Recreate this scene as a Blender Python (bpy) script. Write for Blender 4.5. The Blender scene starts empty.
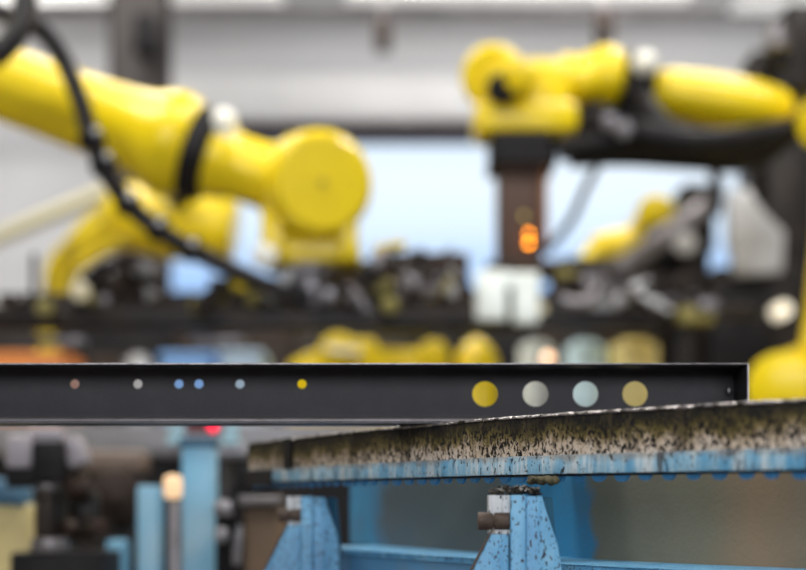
import bpy, bmesh, math, random
from mathutils import Vector, Matrix
random.seed(7)
S = bpy.context.scene
C = S.collection
EYE = 1.15; F = 1300.0
PI = math.pi

# ---------------------------------------------------------------- camera
cam = bpy.data.cameras.new('camera'); camo = bpy.data.objects.new('camera', cam); C.objects.link(camo)
camo.location = (0, 0, EYE); camo.rotation_euler = (PI/2, 0, 0)
cam.sensor_width = 36; cam.lens = F/806*36
cam.shift_y = 215/806
cam.dof.use_dof = True; cam.dof.focus_distance = 1.30; cam.dof.aperture_fstop = 2.15
cam.clip_start = 0.05; cam.clip_end = 200
S.camera = camo
# ---------------------------------------------------------------- world, exposure
w = bpy.data.worlds.new('world'); S.world = w; w.use_nodes = True
nt = w.node_tree; bg = nt.nodes['Background']
tc = nt.nodes.new('ShaderNodeTexCoord'); sp = nt.nodes.new('ShaderNodeSeparateXYZ'); cr = nt.nodes.new('ShaderNodeValToRGB')
nt.links.new(tc.outputs['Generated'], sp.inputs[0]); nt.links.new(sp.outputs['Z'], cr.inputs[0]); nt.links.new(cr.outputs[0], bg.inputs[0])
cr.color_ramp.elements[0].position = 0.0; cr.color_ramp.elements[0].color = (.40, .62, 1, 1)
cr.color_ramp.elements[1].position = 0.6; cr.color_ramp.elements[1].color = (.62, .78, 1, 1)
e = cr.color_ramp.elements.new(.165); e.color = (.36, .58, .95, 1)
e = cr.color_ramp.elements.new(.205); e.color = (.70, .84, 1, 1)
e = cr.color_ramp.elements.new(.24); e.color = (.80, .90, 1, 1)
e = cr.color_ramp.elements.new(.30); e.color = (.60, .79, 1, 1)
bg.inputs[1].default_value = 1.18
S.view_settings.view_transform = 'Standard'; S.view_settings.look = 'None'
S.view_settings.exposure = 0; S.view_settings.gamma = 1
S.view_settings.use_curve_mapping = False
AREA = []
def area(loc, sx, sy, power, col=(1, .97, .92), rot=(0, 0, 0)):
    l = bpy.data.lights.new('area_light', 'AREA'); l.shape = 'RECTANGLE'; l.size = sx; l.size_y = sy; l.energy = power; l.color = col
    o = bpy.data.objects.new('area_light', l); C.objects.link(o); o.location = loc; o.rotation_euler = rot
    return o
area((0, -2.2, 4.6), 2.6, .8, 110)  # added front light above and behind the camera, no fixture
area((0, -5.95, 3.1), 7.6, 2.2, 250, (.95, .97, 1), rot=(math.radians(90), 0, 0))  # added front fill filling the opening of the unseen window
area((0, 2.6, 4.9), 3.2, .35, 75)  # added lower light to brighten the yellow goods and robot tops
area((-3.0, 2.2, 6.2), 2.4, .5, 190)
area((3.0, 2.2, 6.2), 2.4, .5, 190)
area((-2.4, 6.6, 6.6), 2.6, .5, 210)
area((2.4, 6.6, 6.6), 2.6, .5, 210)
area((-4, 9.6, 4.9), 3.0, .3, 50, rot=(math.radians(50), 0, 0))
area((1.5, 9.6, 5.3), 5.0, .3, 60, rot=(math.radians(50), 0, 0))

# ---------------------------------------------------------------- helpers
def P(px, py, d): return Vector(((px-403)*d/F, d, EYE+(500-py)*d/F))
def mat(name, col, rough=.5, metal=0, dirt=None, dscale=6, damt=.35, emit=None, estr=0, coat=0, bump=0, bscale=80, spec=.5):
    m = bpy.data.materials.new(name); m.use_nodes = True; n = m.node_tree; b = n.nodes['Principled BSDF']
    b.inputs['Base Color'].default_value = (*col, 1); b.inputs['Roughness'].default_value = rough; b.inputs['Metallic'].default_value = metal
    b.inputs['Specular IOR Level'].default_value = spec
    if coat: b.inputs['Coat Weight'].default_value = coat
    t = n.nodes.new('ShaderNodeTexCoord')
    if dirt:
        no = n.nodes.new('ShaderNodeTexNoise'); no.inputs['Scale'].default_value = dscale; no.inputs['Detail'].default_value = 5
        n.links.new(t.outputs['Object'], no.inputs['Vector'])
        r = n.nodes.new('ShaderNodeValToRGB'); r.color_ramp.elements[0].position = .48; r.color_ramp.elements[1].position = .72
        r.color_ramp.elements[0].color = (0, 0, 0, 1); r.color_ramp.elements[1].color = (damt*2, damt*2, damt*2, 1)
        mx = n.nodes.new('ShaderNodeMixRGB'); mx.inputs[1].default_value = (*col, 1); mx.inputs[2].default_value = (*dirt, 1)
        n.links.new(no.outputs[0], r.inputs[0]); n.links.new(r.outputs[0], mx.inputs[0]); n.links.new(mx.outputs[0], b.inputs['Base Color'])
    if bump:
        no = n.nodes.new('ShaderNodeTexNoise'); no.inputs['Scale'].default_value = bscale
        n.links.new(t.outputs['Object'], no.inputs['Vector'])
        bp = n.nodes.new('ShaderNodeBump'); bp.inputs['Strength'].default_value = bump; bp.inputs['Distance'].default_value = .002
        n.links.new(no.outputs[0], bp.inputs['Height']); n.links.new(bp.outputs[0], b.inputs['Normal'])
    if emit: b.inputs['Emission Color'].default_value = (*emit, 1); b.inputs['Emission Strength'].default_value = estr
    return m
Y = mat('yellow_paint', (.86, .635, .003), .30, 0, (.5, .34, .01), 7, .15, coat=.12, spec=.45)
YD = mat('yellow_paint_worn', (.74, .56, .012), .45, 0, (.2, .14, .03), 11, .4)
BLK = mat('black_rubber', (.008, .007, .008), .6, 0, (.03, .026, .028), 12, .3, spec=.2)
DK = mat('dark_steel', (.014, .011, .010), .42, .2, (.045, .03, .02), 9, .4, spec=.3)
DK2 = mat('brown_steel', (.032, .018, .012), .5, .1, (.010, .008, .007), 9, .5, spec=.25)
GM = mat('grey_steel', (.27, .25, .26), .33, .6, (.09, .075, .07), 9, .5)
LG = mat('light_grey_metal', (.55, .55, .56), .4, .1, (.3, .28, .26), 8, .4)
OL = mat('olive_metal', (.25, .21, .05), .5, .2, (.08, .06, .03), 9, .5)
PW = mat('pale_white_paint', (.86, .92, .88), .4, 0, (.4, .42, .38), 7, .3)
CR = mat('cream_plastic', (.78, .70, .48), .4, 0, (.5, .42, .25), 6, .3)
CAP = mat('white_plastic', (.88, .86, .76), .3)
ORG = mat('orange_plastic', (.75, .26, .06), .45, 0, (.4, .15, .06), 5, .4)
PNK = mat('pinkish_plastic', (.55, .36, .32), .5)
BLU = mat('blue_plastic', (.16, .38, .85), .4)
LBL = mat('light_blue_plastic', (.45, .60, .78), .4)
BRN = mat('rusty_brown', (.07, .045, .032), .6, .2, (.05, .03, .02), 60, .6, bump=.6, bscale=300)
BPL = mat('light_blue_paint', (.19, .44, .62), .45, 0, (.40, .52, .58), 7, .3)
BEIGE = mat('beige_paint', (.55, .45, .20), .6, 0, (.35, .27, .12), 6, .4)
NAVY = mat('navy_paint', (.03, .10, .17), .5)
WALL = mat('wall_cladding', (.56, .56, .58), .7, 0, (.47, .47, .49), .7, .4)
WALLD = mat('wall_lower_cladding', (.20, .19, .19), .7, 0, (.12, .11, .10), .9, .4)
CONC = mat('concrete', (.22, .21, .20), .8, 0, (.12, .11, .10), 2, .5, bump=.3, bscale=20)
LINT = mat('brown_frame_paint', (.04, .022, .018), .6)
CEIL = mat('ceiling_white', (.6, .6, .6), .8)

def bx(bm, c, s, rot=None, bev=0):
    M = Matrix.Translation(Vector(c))
    if rot is not None: M = M @ (rot if isinstance(rot, Matrix) else Matrix.Rotation(rot, 4, 'Y'))
    M = M @ Matrix.Diagonal((s[0], s[1], s[2], 1))
    r = bmesh.ops.create_cube(bm, size=1, matrix=M)
    if bev:
        es = list({e for v in r['verts'] for e in v.link_edges})
        bmesh.ops.bevel(bm, geom=es, offset=bev, segments=2, affect='EDGES', profile=.5)
def frame(d):
    d = d.normalized(); a = Vector((0, 0, 1)) if abs(d.z) < .9 else Vector((1, 0, 0))
    u = d.cross(a).normalized(); return u, d.cross(u).normalized()
def rev(bm, p0, p1, prof, n=40, caps=True):
    """prof: list of (t along p0->p1, radius)"""
    p0 = Vector(p0); p1 = Vector(p1); d = p1-p0; u, v = frame(d); rings = []
    for t, r in prof:
        c = p0+d*t
        rings.append([bm.verts.new(c+(u*math.cos(k*2*PI/n)+v*math.sin(k*2*PI/n))*max(r, 1e-4)) for k in range(n)])
    for a, b in zip(rings, rings[1:]):
        for k in range(n): bm.faces.new((a[k], a[(k+1) % n], b[(k+1) % n], b[k]))
    if caps: bm.faces.new(rings[0][::-1]); bm.faces.new(rings[-1])
def cyl(bm, p0, p1, r, bev=None, n=32):
    L = (Vector(p1)-Vector(p0)).length; b = (r*.12 if bev is None else bev); b = min(b, L*.3); t = b/L
    rev(bm, p0, p1, [(0, r-b), (t*.3, r-b*.3), (t, r), (1-t, r), (1-t*.3, r-b*.3), (1, r-b)], n)
def smooth_path(pts, sub=10):
    out = []; n = len(pts)
    for i in range(n-1):
        a = pts[max(i-1, 0)]; b = pts[i]; c = pts[i+1]; d = pts[min(i+2, n-1)]
        for k in range(sub):
            t = k/sub
            out.append(.5*((2*b)+(c-a)*t+(2*a-5*b+4*c-d)*t*t+(3*b-a-3*c+d)*t**3))
    out.append(pts[-1]); return out
def tube(bm, pts, r, n=14, sub=10, corr=0):
    pts = smooth_path([Vector(p) for p in pts], sub); rings = []; u = None
    for i, p in enumerate(pts):
        d = (pts[min(i+1, len(pts)-1)]-pts[max(i-1, 0)]).normalized()
        if u is None: u, v = frame(d)
        else: u = (u-d*u.dot(d)).normalized(); v = d.cross(u)
        rr = (r(i/(len(pts)-1)) if callable(r) else r)
        if corr and i % 2: rr *= (1-corr)
        rings.append([bm.verts.new(p+(u*math.cos(k*2*PI/n)+v*math.sin(k*2*PI/n))*rr) for k in range(n)])
    for a, b in zip(rings, rings[1:]):
        for k in range(n): bm.faces.new((a[k], a[(k+1) % n], b[(k+1) % n], b[k]))
    bm.faces.new(rings[0][::-1]); bm.faces.new(rings[-1])
def prism(bm, poly, y0, y1, bev=0):
    """poly: (x,z) outline extruded between y0 and y1"""
    a = [bm.verts.new((x, y0, z)) for x, z in poly]; b = [bm.verts.new((x, y1, z)) for x, z in poly]
    n = len(poly); fs = [bm.faces.new(a), bm.faces.new(b[::-1])]
    for k in range(n): fs.append(bm.faces.new((a[k], b[k], b[(k+1) % n], a[(k+1) % n])))
    if bev:
        es = list({e for f in fs for e in f.edges}); bmesh.ops.bevel(bm, geom=es, offset=bev, segments=2, affect='EDGES', profile=.5)
def ball(bm, c, r, sc=(1, 1, 1)):
    bmesh.ops.create_uvsphere(bm, u_segments=32, v_segments=20, radius=r, matrix=Matrix.Translation(Vector(c)) @ Matrix.Diagonal((*sc, 1)))
def obj(name, bm, m, parent=None, smooth=True, **props):
    bmesh.ops.recalc_face_normals(bm, faces=bm.faces)
    me = bpy.data.meshes.new(name); bm.to_mesh(me); bm.free()
    o = bpy.data.objects.new(name, me); C.objects.link(o); me.materials.append(m)
    if smooth:
        for p in me.polygons: p.use_smooth = True
        me.set_sharp_from_angle(angle=math.radians(35))
    if parent:
        o.parent = parent; o.matrix_parent_inverse = Matrix.Translation(-parent.location)
    for k, v in props.items(): o[k] = v
    return o
def B(): return bmesh.new()
def thing(name, label, cat, loc=(0, 0, 0), group=None):
    o = bpy.data.objects.new(name, None); C.objects.link(o); o.location = loc; o.empty_display_size = .1
    o['label'] = label; o['category'] = cat
    if group: o['group'] = group
    return o
def tag(o, label, cat, group=None):
    o['label'] = label; o['category'] = cat
    if group: o['group'] = group
    return o
def one(name, label, cat, m, f, group=None):
    b = B(); f(b); return tag(obj(name, b, m), label, cat, group)
def part(name, m, parent, f, **k):
    b = B(); f(b); return obj(name, b, m, parent, **k)
def struct(name, m, f):
    b = B(); f(b); return obj(name, b, m, None, smooth=False, kind='structure')

# ---------------------------------------------------------------- hall
struct('floor', CONC, lambda b: bx(b, (0, 5, -.05), (18, 22, .1)))
struct('ceiling', CEIL, lambda b: bx(b, (0, 5, 7.05), (18, 22, .1)))
WY = 12.0
wx0, wx1 = (158-403)*WY/F, (800-403)*WY/F
wz0, wz1 = EYE+(500-300)*WY/F, EYE+(500-139)*WY/F
def wall(b):
    bx(b, ((-9+wx0)/2, WY+.1, 3.5+.75), (wx0+9, .2, 5.5)); bx(b, ((9+wx1)/2, WY+.1, 4.25), (9-wx1, .2, 5.5))
    bx(b, ((wx0+wx1)/2, WY+.1, (wz0+1.5)/2), (wx1-wx0, .2, wz0-1.5)); bx(b, ((wx0+wx1)/2, WY+.1, (wz1+7)/2), (wx1-wx0, .2, 7-wz1))
struct('wall_back', WALL, wall)
struct('trim_1', WALLD, lambda b: bx(b, (0, WY+.08, .75), (18, .26, 1.5)))
struct('wall_left', WALL, lambda b: bx(b, (-9.05, 5, 3.5), (.1, 22, 7)))
struct('wall_right', WALL, lambda b: bx(b, (9.05, 5, 3.5), (.1, 22, 7)))
struct('wall_front', WALLD, lambda b: (bx(b, (0, -6.05, .95), (18, .1, 1.9)), bx(b, (0, -6.05, 5.65), (18, .1, 2.7)), bx(b, (-6.5, -6.05, 3.1), (5, .1, 2.4)), bx(b, (6.5, -6.05, 3.1), (5, .1, 2.4))))
GL = bpy.data.materials.new('window_glass'); GL.use_nodes = True; g = GL.node_tree; g.nodes.clear()
mo = g.nodes.new('ShaderNodeOutputMaterial'); mx = g.nodes.new('ShaderNodeMixShader'); tr = g.nodes.new('ShaderNodeBsdfTransparent'); gl = g.nodes.new('ShaderNodeBsdfGlossy')
mx.inputs[0].default_value = .012; gl.inputs['Roughness'].default_value = .25
g.links.new(tr.outputs[0], mx.inputs[1]); g.links.new(gl.outputs[0], mx.inputs[2]); g.links.new(mx.outputs[0], mo.inputs[0])
def wframe(b):
    bx(b, ((wx0+wx1)/2, WY, wz1+.03), (wx1-wx0+.3, .26, .1)); bx(b, ((wx0+wx1)/2, WY, wz0-.03), (wx1-wx0+.2, .2, .07))
    for x in (wx0, wx1): bx(b, (x, WY, (wz0+wz1)/2), (.08, .2, wz1-wz0))
wf = struct('window_1', LINT, wframe)
wf2 = struct('added_window', LINT, lambda b: [bx(b, (x, -6.05, 3.1), (.1, .14, 2.4)) for x in (-4, 4)]+[bx(b, (0, -6.05, z), (8.1, .14, .08)) for z in (1.9, 4.3)])  # unseen window behind the camera, added to let in front light
part('pane', GL, wf2, lambda b: bx(b, (0, -6.08, 3.1), (8, .01, 2.4)), smooth=False)
wg = part('pane', GL, wf, lambda b: bx(b, ((wx0+wx1)/2, WY+.12, (wz0+wz1)/2), (wx1-wx0, .01, wz1-wz0)), smooth=False)

# duct under the roof, in front of the wall
def duct(b):
    zc = EYE+(500-101)*11/F; h = 50*11/F
    bx(b, (2.15, 11.1, zc), (8.7, .5, h), bev=.07)
    for k in range(9): bx(b, (-2.1+k*1.06, 11.1, zc), (.04, .53, h+.03), bev=.01)
dt = one('ventilation_duct', 'long pale box duct running across the hall above the window', 'duct', mat('duct_paint', (.50, .50, .51), .65), duct)
one('steel_lintel', 'long dark brown steel beam just under the pale duct, along the window top', 'beam', LINT,
    lambda b: (bx(b, (2.15, 10.6, EYE+(500-127)*10.6/F), (8.7, .16, .03)), bx(b, (2.15, 10.6, EYE+(500-131)*10.6/F), (8.7, .04, .11)), bx(b, (2.15, 10.6, EYE+(500-136)*10.6/F), (8.7, .16, .03))))
one('roof_truss', 'grey horizontal steel purlin high on the back wall', 'beam', GM,
    lambda b: (bx(b, (0, 11.6, EYE+(500-14)*11.6/F), (17, .1, .04)), bx(b, (0, 11.6, EYE+(500-10)*11.6/F), (17, .16, .02))))
def ibeam(b, x, y, z0, z1, w):
    bx(b, (x, y-w*.45, (z0+z1)/2), (w, .03, z1-z0)); bx(b, (x, y+w*.45, (z0+z1)/2), (w, .03, z1-z0)); bx(b, (x, y, (z0+z1)/2), (.03, w*.9, z1-z0))
t = thing('steel_column', 'dark steel column with black box, behind the left robot forearm', 'column', ((137-403)*9/F, 9, 0))
part('post', mat('column_paint', (.055, .045, .043), .6), t, lambda b: ibeam(b, (143-403)*9/F, 9, 0, 7, .34))
part('cable_tray', DK, t, lambda b: bx(b, (P(118, 60, 8.9)), (.11, .1, .9)))
part('junction_box', BLK, t, lambda b: bx(b, P(146, 35, 8.7), (.15, .12, .26), bev=.01))
for (px, py, lb, w_, h_) in ((383, 36, 'small dark box hanging below the roof, left of the right robot', .12, .24), (604, 28, 'small dark box hanging above the right robot wrist', .13, .26)):
    t = thing('hanging_box', lb, 'box', P(px, py, 10), 'dark boxes hanging under the roof')
    part('housing', DK2, t, lambda b: bx(b, P(px, py, 10), (w_, .1, h_), bev=.01))
    part('bracket', GM, t, lambda b: bx(b, P(px, py-15, 10)+Vector((0, 0, .7)), (.02, .02, 1.4)))
# ceiling lamps
EM = mat('tube_light', (.9, .9, .9), .5, emit=(1, .99, .96), estr=.5)
def lamp(x, y, z, L, label, wz=.08):
    t = thing('ceiling_lamp', label, 'lamp', (x, y, z), 'long ceiling lamps of the hall')
    part('housing', LG, t, lambda b: bx(b, (x, y, z+.05), (L, .3, .06)))
    part('tube', EM, t, lambda b: [cyl(b, (x-L/2+.05, y+s, z), (x+L/2-.05, y+s, z), .025) for s in (-.08, .08)])
    part('rod', GM, t, lambda b: [bx(b, (x+s*L*.35, y, (z+7)/2+.04), (.02, .02, 7-z-.08)) for s in (-1, 1)])
lamp(-2.3, 10.2, EYE+(500+4)*10.2/F, 2.8, 'long ceiling lamp above the left robot forearm, at the top left edge')
lamp(.9, 10.2, EYE+(500+4)*10.2/F, 2.8, 'long ceiling lamp at the top edge, above the window middle')
lamp((775-403)*9.2/F+.3, 9.2, EYE+(500-6)*9.2/F, 1.3, 'brightest long ceiling lamp in the top right corner')

# ---------------------------------------------------------------- punched steel channel (the sharp beam)
BD = 1.40; WEBY = 1.458
bz0 = EYE+77*BD/F; bz1 = EYE+137*BD/F; bxr = (749-403)*BD/F; bxl = -1.05
BEAM = mat('dark_satin_steel', (.030, .026, .030), .48, .15, (.045, .04, .043), 30, .3, spec=.35, bump=.15, bscale=400)
EDGE = mat('bare_steel_edge', (.30, .28, .29), .35, .8, (.12, .11, .11), 60, .5)
t = thing('steel_channel', 'long dark steel channel with punched holes lying across the grimy rail', 'steel beam', (bxr-.5, 1.43, bz0))
cu = bpy.data.curves.new('web', 'CURVE'); cu.dimensions = '2D'; cu.fill_mode = 'BOTH'; cu.extrude = .0012
def spl(pts):
    s = cu.splines.new('POLY'); s.points.add(len(pts)-1); s.use_cyclic_u = True
    for q, p in zip(s.points, pts): q.co = (p[0], p[1], 0, 1)
spl([(bxl, bz0), (bxr, bz0), (bxr, bz1), (bxl, bz1)])
HOLES = [(x, 384, 4.6) for x in (75, 138, 179, 199, 240, 302)]+[(x, 394, 12.7) for x in (485, 535.5, 585.5, 635)]
for px, py, r in HOLES:
    c = P(px, py, WEBY); rr = r*WEBY/F
    spl([(c.x+rr*math.cos(k*2*PI/48), c.z+rr*math.sin(k*2*PI/48)) for k in range(48)])
tmp = bpy.data.objects.new('tmp', cu); C.objects.link(tmp)
bpy.context.view_layer.update()
me = bpy.data.meshes.new_from_object(tmp.evaluated_get(bpy.context.evaluated_depsgraph_get())); bpy.data.objects.remove(tmp)
me.name = 'web'
me.transform(Matrix.Translation((0, WEBY, 0)) @ Matrix.Rotation(PI/2, 4, 'X'))
me.materials.clear(); me.materials.append(BEAM)
web = bpy.data.objects.new('web', me); C.objects.link(web); web.parent = t; web.matrix_parent_inverse = Matrix.Translation(-t.location)
th = .0024
part('top_flange', BEAM, t, lambda b: bx(b, ((bxl+bxr)/2, (BD+WEBY)/2, bz1-th/2), (bxr-bxl, WEBY-BD, th), bev=.0006))
part('flange_edge', EDGE, t, lambda b: bx(b, ((bxl+bxr)/2, BD-.0003, bz1-.0010), (bxr-bxl, .0016, .0016), bev=.0003), label='bare bright upper edge')
part('bottom_flange', BEAM, t, lambda b: bx(b, ((bxl+bxr)/2, (BD+WEBY)/2, bz0+th/2), (bxr-bxl, WEBY-BD, th), bev=.0006))
def lip(b):
    n = 8; r = .0062
    prof = [(BD+r*(1-math.cos(a)), bz0+.0072-r+r*math.sin(a)) for a in [k*PI/2/n for k in range(n+1)]]
    prof = [(BD, bz0)]+prof+[(BD+r, bz0)]
    a = [b.verts.new((bxl, y, z)) for y, z in prof]; c = [b.verts.new((bxr, y, z)) for y, z in prof]
    b.faces.new(a); b.faces.new(c[::-1]); m = len(prof)
    for k in range(m): b.faces.new((a[k], a[(k+1) % m], c[(k+1) % m], c[k]))
part('rolled_lip', mat('satin_steel_lip', (.13, .12, .13), .38, .5, (.08, .075, .08), 40, .4), t, lip, label='lighter rolled lower lip')
part('end_plate', BEAM, t, lambda b: bx(b, (bxr-th/2, (BD+WEBY)/2, (bz0+bz1)/2), (th, WEBY-BD, bz1-bz0), bev=.0005))
part('end_edge', EDGE, t, lambda b: bx(b, (bxr-.0010, BD-.0003, (bz0+bz1)/2), (.0016, .0016, bz1-bz0)), label='bare bright vertical end edge')
part('tack_weld', EDGE, t, lambda b: (ball(b, P(729, 391, 1.452), .003, (1, .6, 1.6)),))
part('tack_weld', EDGE, t, lambda b: (ball(b, P(745.5, 380, 1.41), .0018, (.6, 1, 1.3)),))
# trestle off to the left carrying the channel's far end
t = thing('trestle', 'dark trestle post carrying the left end of the steel channel', 'stand', (-.95, 1.43, 0))
part('post', DK, t, lambda b: bx(b, (-.95, 1.43, bz0/2), (.05, .05, bz0-.02)))
part('saddle', DK, t, lambda b: bx(b, (-.95, 1.43, bz0-.0105), (.10, .09, .02)))
part('foot', DK, t, lambda b: bx(b, (-.95, 1.43, .01), (.3, .3, .02)))

# ---------------------------------------------------------------- curved grimy rail
def rp(px, off):
    d = 76.5/off*BD
    return Vector(((px-403)*d/F, d, 0))
ctrl = [rp(248, 57.5), rp(300, 63.5), rp(365, 70.5), rp(430, 76.3), rp(487, 81.7), rp(544, 86), rp(600, 89.8), rp(660, 93.2), rp(730, 97.8), rp(806, 101.8)]
dd = (ctrl[-1]-ctrl[-2]); ctrl.append(ctrl[-1]+dd*.9); ctrl.append(ctrl[-1]+dd*.8)
fine = smooth_path(ctrl, 60)
# resample by arc length
L = [0]
for a, b_ in zip(fine, fine[1:]): L.append(L[-1]+(b_-a).length)
def at_s(s):
    s = min(max(s, 0), L[-1]-1e-6)
    import bisect
    i = bisect.bisect_right(L, s)-1; f = (s-L[i])/(L[i+1]-L[i]); p = fine[i].lerp(fine[i+1], f)
    i0 = max(i-8, 0); i1 = min(i+9, len(fine)-1)
    d = (fine[i1]-fine[i0]).normalized(); nrm = Vector((-d.y, d.x, 0))
    if nrm.y < 0: nrm = -nrm
    return p, d, nrm
TOT = L[-1]
def sweep(b, sec, s0, s1, step, rag=None):
    n = max(2, int((s1-s0)/step)); prev = None; first = None
    for i in range(n+1):
        s = s0+(s1-s0)*i/n; p, d, nr = at_s(s)
        ring = []
        for k, (o, z) in enumerate(sec):
            dz = dn = 0
            if rag and k in rag: dz = random.gauss(0, rag[k]); dn = random.gauss(0, rag[k])
            q = p+nr*(o+dn); ring.append(b.verts.new((q.x, q.y, EYE+z+dz)))
        if prev:
            m = len(sec)
            for k in range(m): b.faces.new((prev[k], prev[(k+1) % m], ring[(k+1) % m], ring[k]))
        else: first = ring
        prev = ring
    b.faces.new(first[::-1]); b.faces.new(prev)
def grime(name, kind):
    m = bpy.data.materials.new(name); m.use_nodes = True; n = m.node_tree; N = n.nodes.new; Lk = n.links.new; b = n.nodes['Principled BSDF']
    tcn = N('ShaderNodeTexCoord')
    def noise(scale, sc=(1, 1, 1), det=4, rough=.6, loc=(0, 0, 0)):
        mp = N('ShaderNodeMapping'); mp.inputs['Scale'].default_value = sc; mp.inputs['Location'].default_value = loc; Lk(tcn.outputs['Object'], mp.inputs[0])
        q = N('ShaderNodeTexNoise'); q.inputs['Scale'].default_value = scale; q.inputs['Detail'].default_value = det; q.inputs['Roughness'].default_value = rough
        Lk(mp.outputs[0], q.inputs['Vector']); return q.outputs[0]
    def ramp(src, stops):
        r = N('ShaderNodeValToRGB'); els = r.color_ramp.elements
        els[0].position, els[0].color = stops[0][0], (*stops[0][1], 1); els[1].position, els[1].color = stops[-1][0], (*stops[-1][1], 1)
        for p_, c_ in stops[1:-1]: q = els.new(p_); q.color = (*c_, 1)
        Lk(src, r.inputs[0]); return r.outputs[0]
    def mix(f, a, c):
        x = N('ShaderNodeMixRGB')
        if isinstance(f, float): x.inputs[0].default_value = f
        else: Lk(f, x.inputs[0])
        for i, v in ((1, a), (2, c)):
            if isinstance(v, tuple): x.inputs[i].default_value = (*v, 1)
            else: Lk(v, x.inputs[i])
        return x.outputs[0]
    def math_(op, a, c):
        x = N('ShaderNodeMath'); x.operation = op
        for i, v in ((0, a), (1, c)):
            if isinstance(v, (int, float)): x.inputs[i].default_value = v
            else: Lk(v, x.inputs[i])
        return x.outputs[0]
    W = (0, 0, 0); I = (1, 1, 1)
    sx = N('ShaderNodeSeparateXYZ'); Lk(tcn.outputs['Object'], sx.inputs[0])
    spk = ramp(noise(300, (1, 1, .6), 3, .6), [(.53, W), (.57, I)])
    spkb = ramp(noise(300, (1, 1, .5), 3, .6, (4, 4, 0)), [(.60, W), (.64, I)])
    spk2 = ramp(noise(170, (1, 1, .7), 3, .7, (3, 1, 0)), [(.53, W), (.60, I)])
    if kind == 'bar':
        # z runs .044 .. .0855 above eye height
        z = math_('SUBTRACT', sx.outputs['Z'], EYE+.043); z = math_('DIVIDE', z, .039)
        z = math_('ADD', math_('ADD', z, .06), math_('MULTIPLY', math_('SUBTRACT', noise(28, (1, 1, .8), 6, .75), .5), 1.35))
        base = ramp(z, [(.0, (.62, .53, .45)), (.28, (.50, .40, .30)), (.44, (.20, .15, .07)), (.60, (.09, .07, .02)), (.78, (.03, .024, .01)), (.95, (.008, .007, .006))])
        col = mix(ramp(noise(55, (1, 1, .15), 3, .6, (5, 0, 0)), [(.56, W), (.66, (.6, .6, .6))]), base, (.06, .045, .025))
        col = mix(spk2, col, (.022, .017, .011)); col = mix(spk, col, (.008, .007, .007))
        b.inputs['Roughness'].default_value = .7; b.inputs['Specular IOR Level'].default_value = .2
    elif kind == 'band':
        wp = ramp(noise(60, (1, 1, .12), 4, .7), [(.36, (.10, .30, .48)), (.50, (.24, .42, .54)), (.60, (.50, .57, .60))])
        z = math_('DIVIDE', math_('SUBTRACT', sx.outputs['Z'], EYE+.0248), .018)
        z = math_('ADD', z, math_('MULTIPLY', math_('SUBTRACT', noise(40), .5), 1.2))
        col = mix(ramp(z, [(.62, W), (1.0, (.7, .7, .7))]), wp, (.22, .17, .12))
        col = mix(ramp(noise(90, (1, 1, .2), 3, .6, (5, 0, 0)), [(.60, W), (.68, (.8, .8, .8))]), col, (.03, .03, .035))
        col = mix(ramp(noise(7, (1, 1, .3), 4, .6, (9, 0, 0)), [(.50, W), (.70, (.55, .55, .55))]), col, (.10, .11, .10))
        col = mix(spkb, col, (.008, .008, .01))
        b.inputs['Roughness'].default_value = .4
    elif kind == 'inner':
        dist = math_('ADD', sx.outputs['X'], math_('MULTIPLY', math_('SUBTRACT', noise(14, (1, 1, 1), 5, .6), .5), .05))
        f = math_('ADD', math_('MULTIPLY', dist, 1.25), .375)   # X -.3 -> 0 , X .5 -> 1
        def px(x): return x*1.25+.375
        blue = (.035, .20, .37)
        base = ramp(f, [(px(-.09), (.07, .30, .52)), (px(-.05), (.06, .26, .46)), (px(-.02), (.085, .11, .125)), (px(.03), (.085, .105, .11)), (px(.12), (.10, .115, .11)), (px(.132), blue), (px(.203), blue), (px(.212), (.155, .16, .125)), (px(.30), (.19, .175, .125)), (px(.345), (.27, .19, .12)), (px(.40), (.17, .15, .11)), (px(.5), (.13, .12, .10))])
        col = mix(ramp(noise(9, (1, 1, 1), 5), [(.45, W), (.75, (.5, .5, .5))]), base, (.12, .12, .10))
        col = mix(ramp(noise(90, (1, 1, 1), 2), [(.75, W), (.78, (.7, .7, .7))]), col, (.03, .03, .03))
        b.inputs['Roughness'].default_value = .7; b.inputs['Specular IOR Level'].default_value = .2
    else:  # bracket: blue paint with black oil specks
        wp = ramp(noise(45, (1, 1, .25), 4, .6), [(.35, (.08, .28, .50)), (.6, (.15, .40, .62)), (.8, (.32, .50, .62))])
        if kind == 'worn': wp = ramp(noise(140, (1, 1, .1), 4, .6), [(.38, (.22, .20, .18)), (.5, (.50, .52, .54)), (.7, (.62, .64, .66))])
        col = mix(ramp(noise(420, (1, 1, .5), 2, .5), [(.60, W), (.64, I)]), wp, (.01, .012, .03))
        col = mix(ramp(noise(190, (1, 1, .5), 3, .6, (2, 2, 2)), [(.64, W), (.68, I)]), col, (.01, .012, .03))
        b.inputs['Roughness'].default_value = .42
    Lk(col, b.inputs['Base Color'])
    bp = N('ShaderNodeBump'); bp.inputs['Strength'].default_value = .5; bp.inputs['Distance'].default_value = .0012; Lk(noise(260, (1, 1, .7), 4), bp.inputs['Height']); Lk(bp.outputs[0], b.inputs['Normal'])
    return m
G_BAR, G_BAND, G_IN, G_BR, G_WORN = grime('grimy_bar', 'bar'), grime('worn_blue_band', 'band'), grime('dusty_blue_sheet', 'inner'), grime('speckled_blue', 'bracket'), grime('worn_white', 'worn')
mid, _, _ = at_s(TOT*.4)
t = thing('curved_rail', 'curved grimy rail with worn pale blue lower band, holding up the steel channel', 'rail', (mid.x, mid.y, EYE+.0248))
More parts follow.
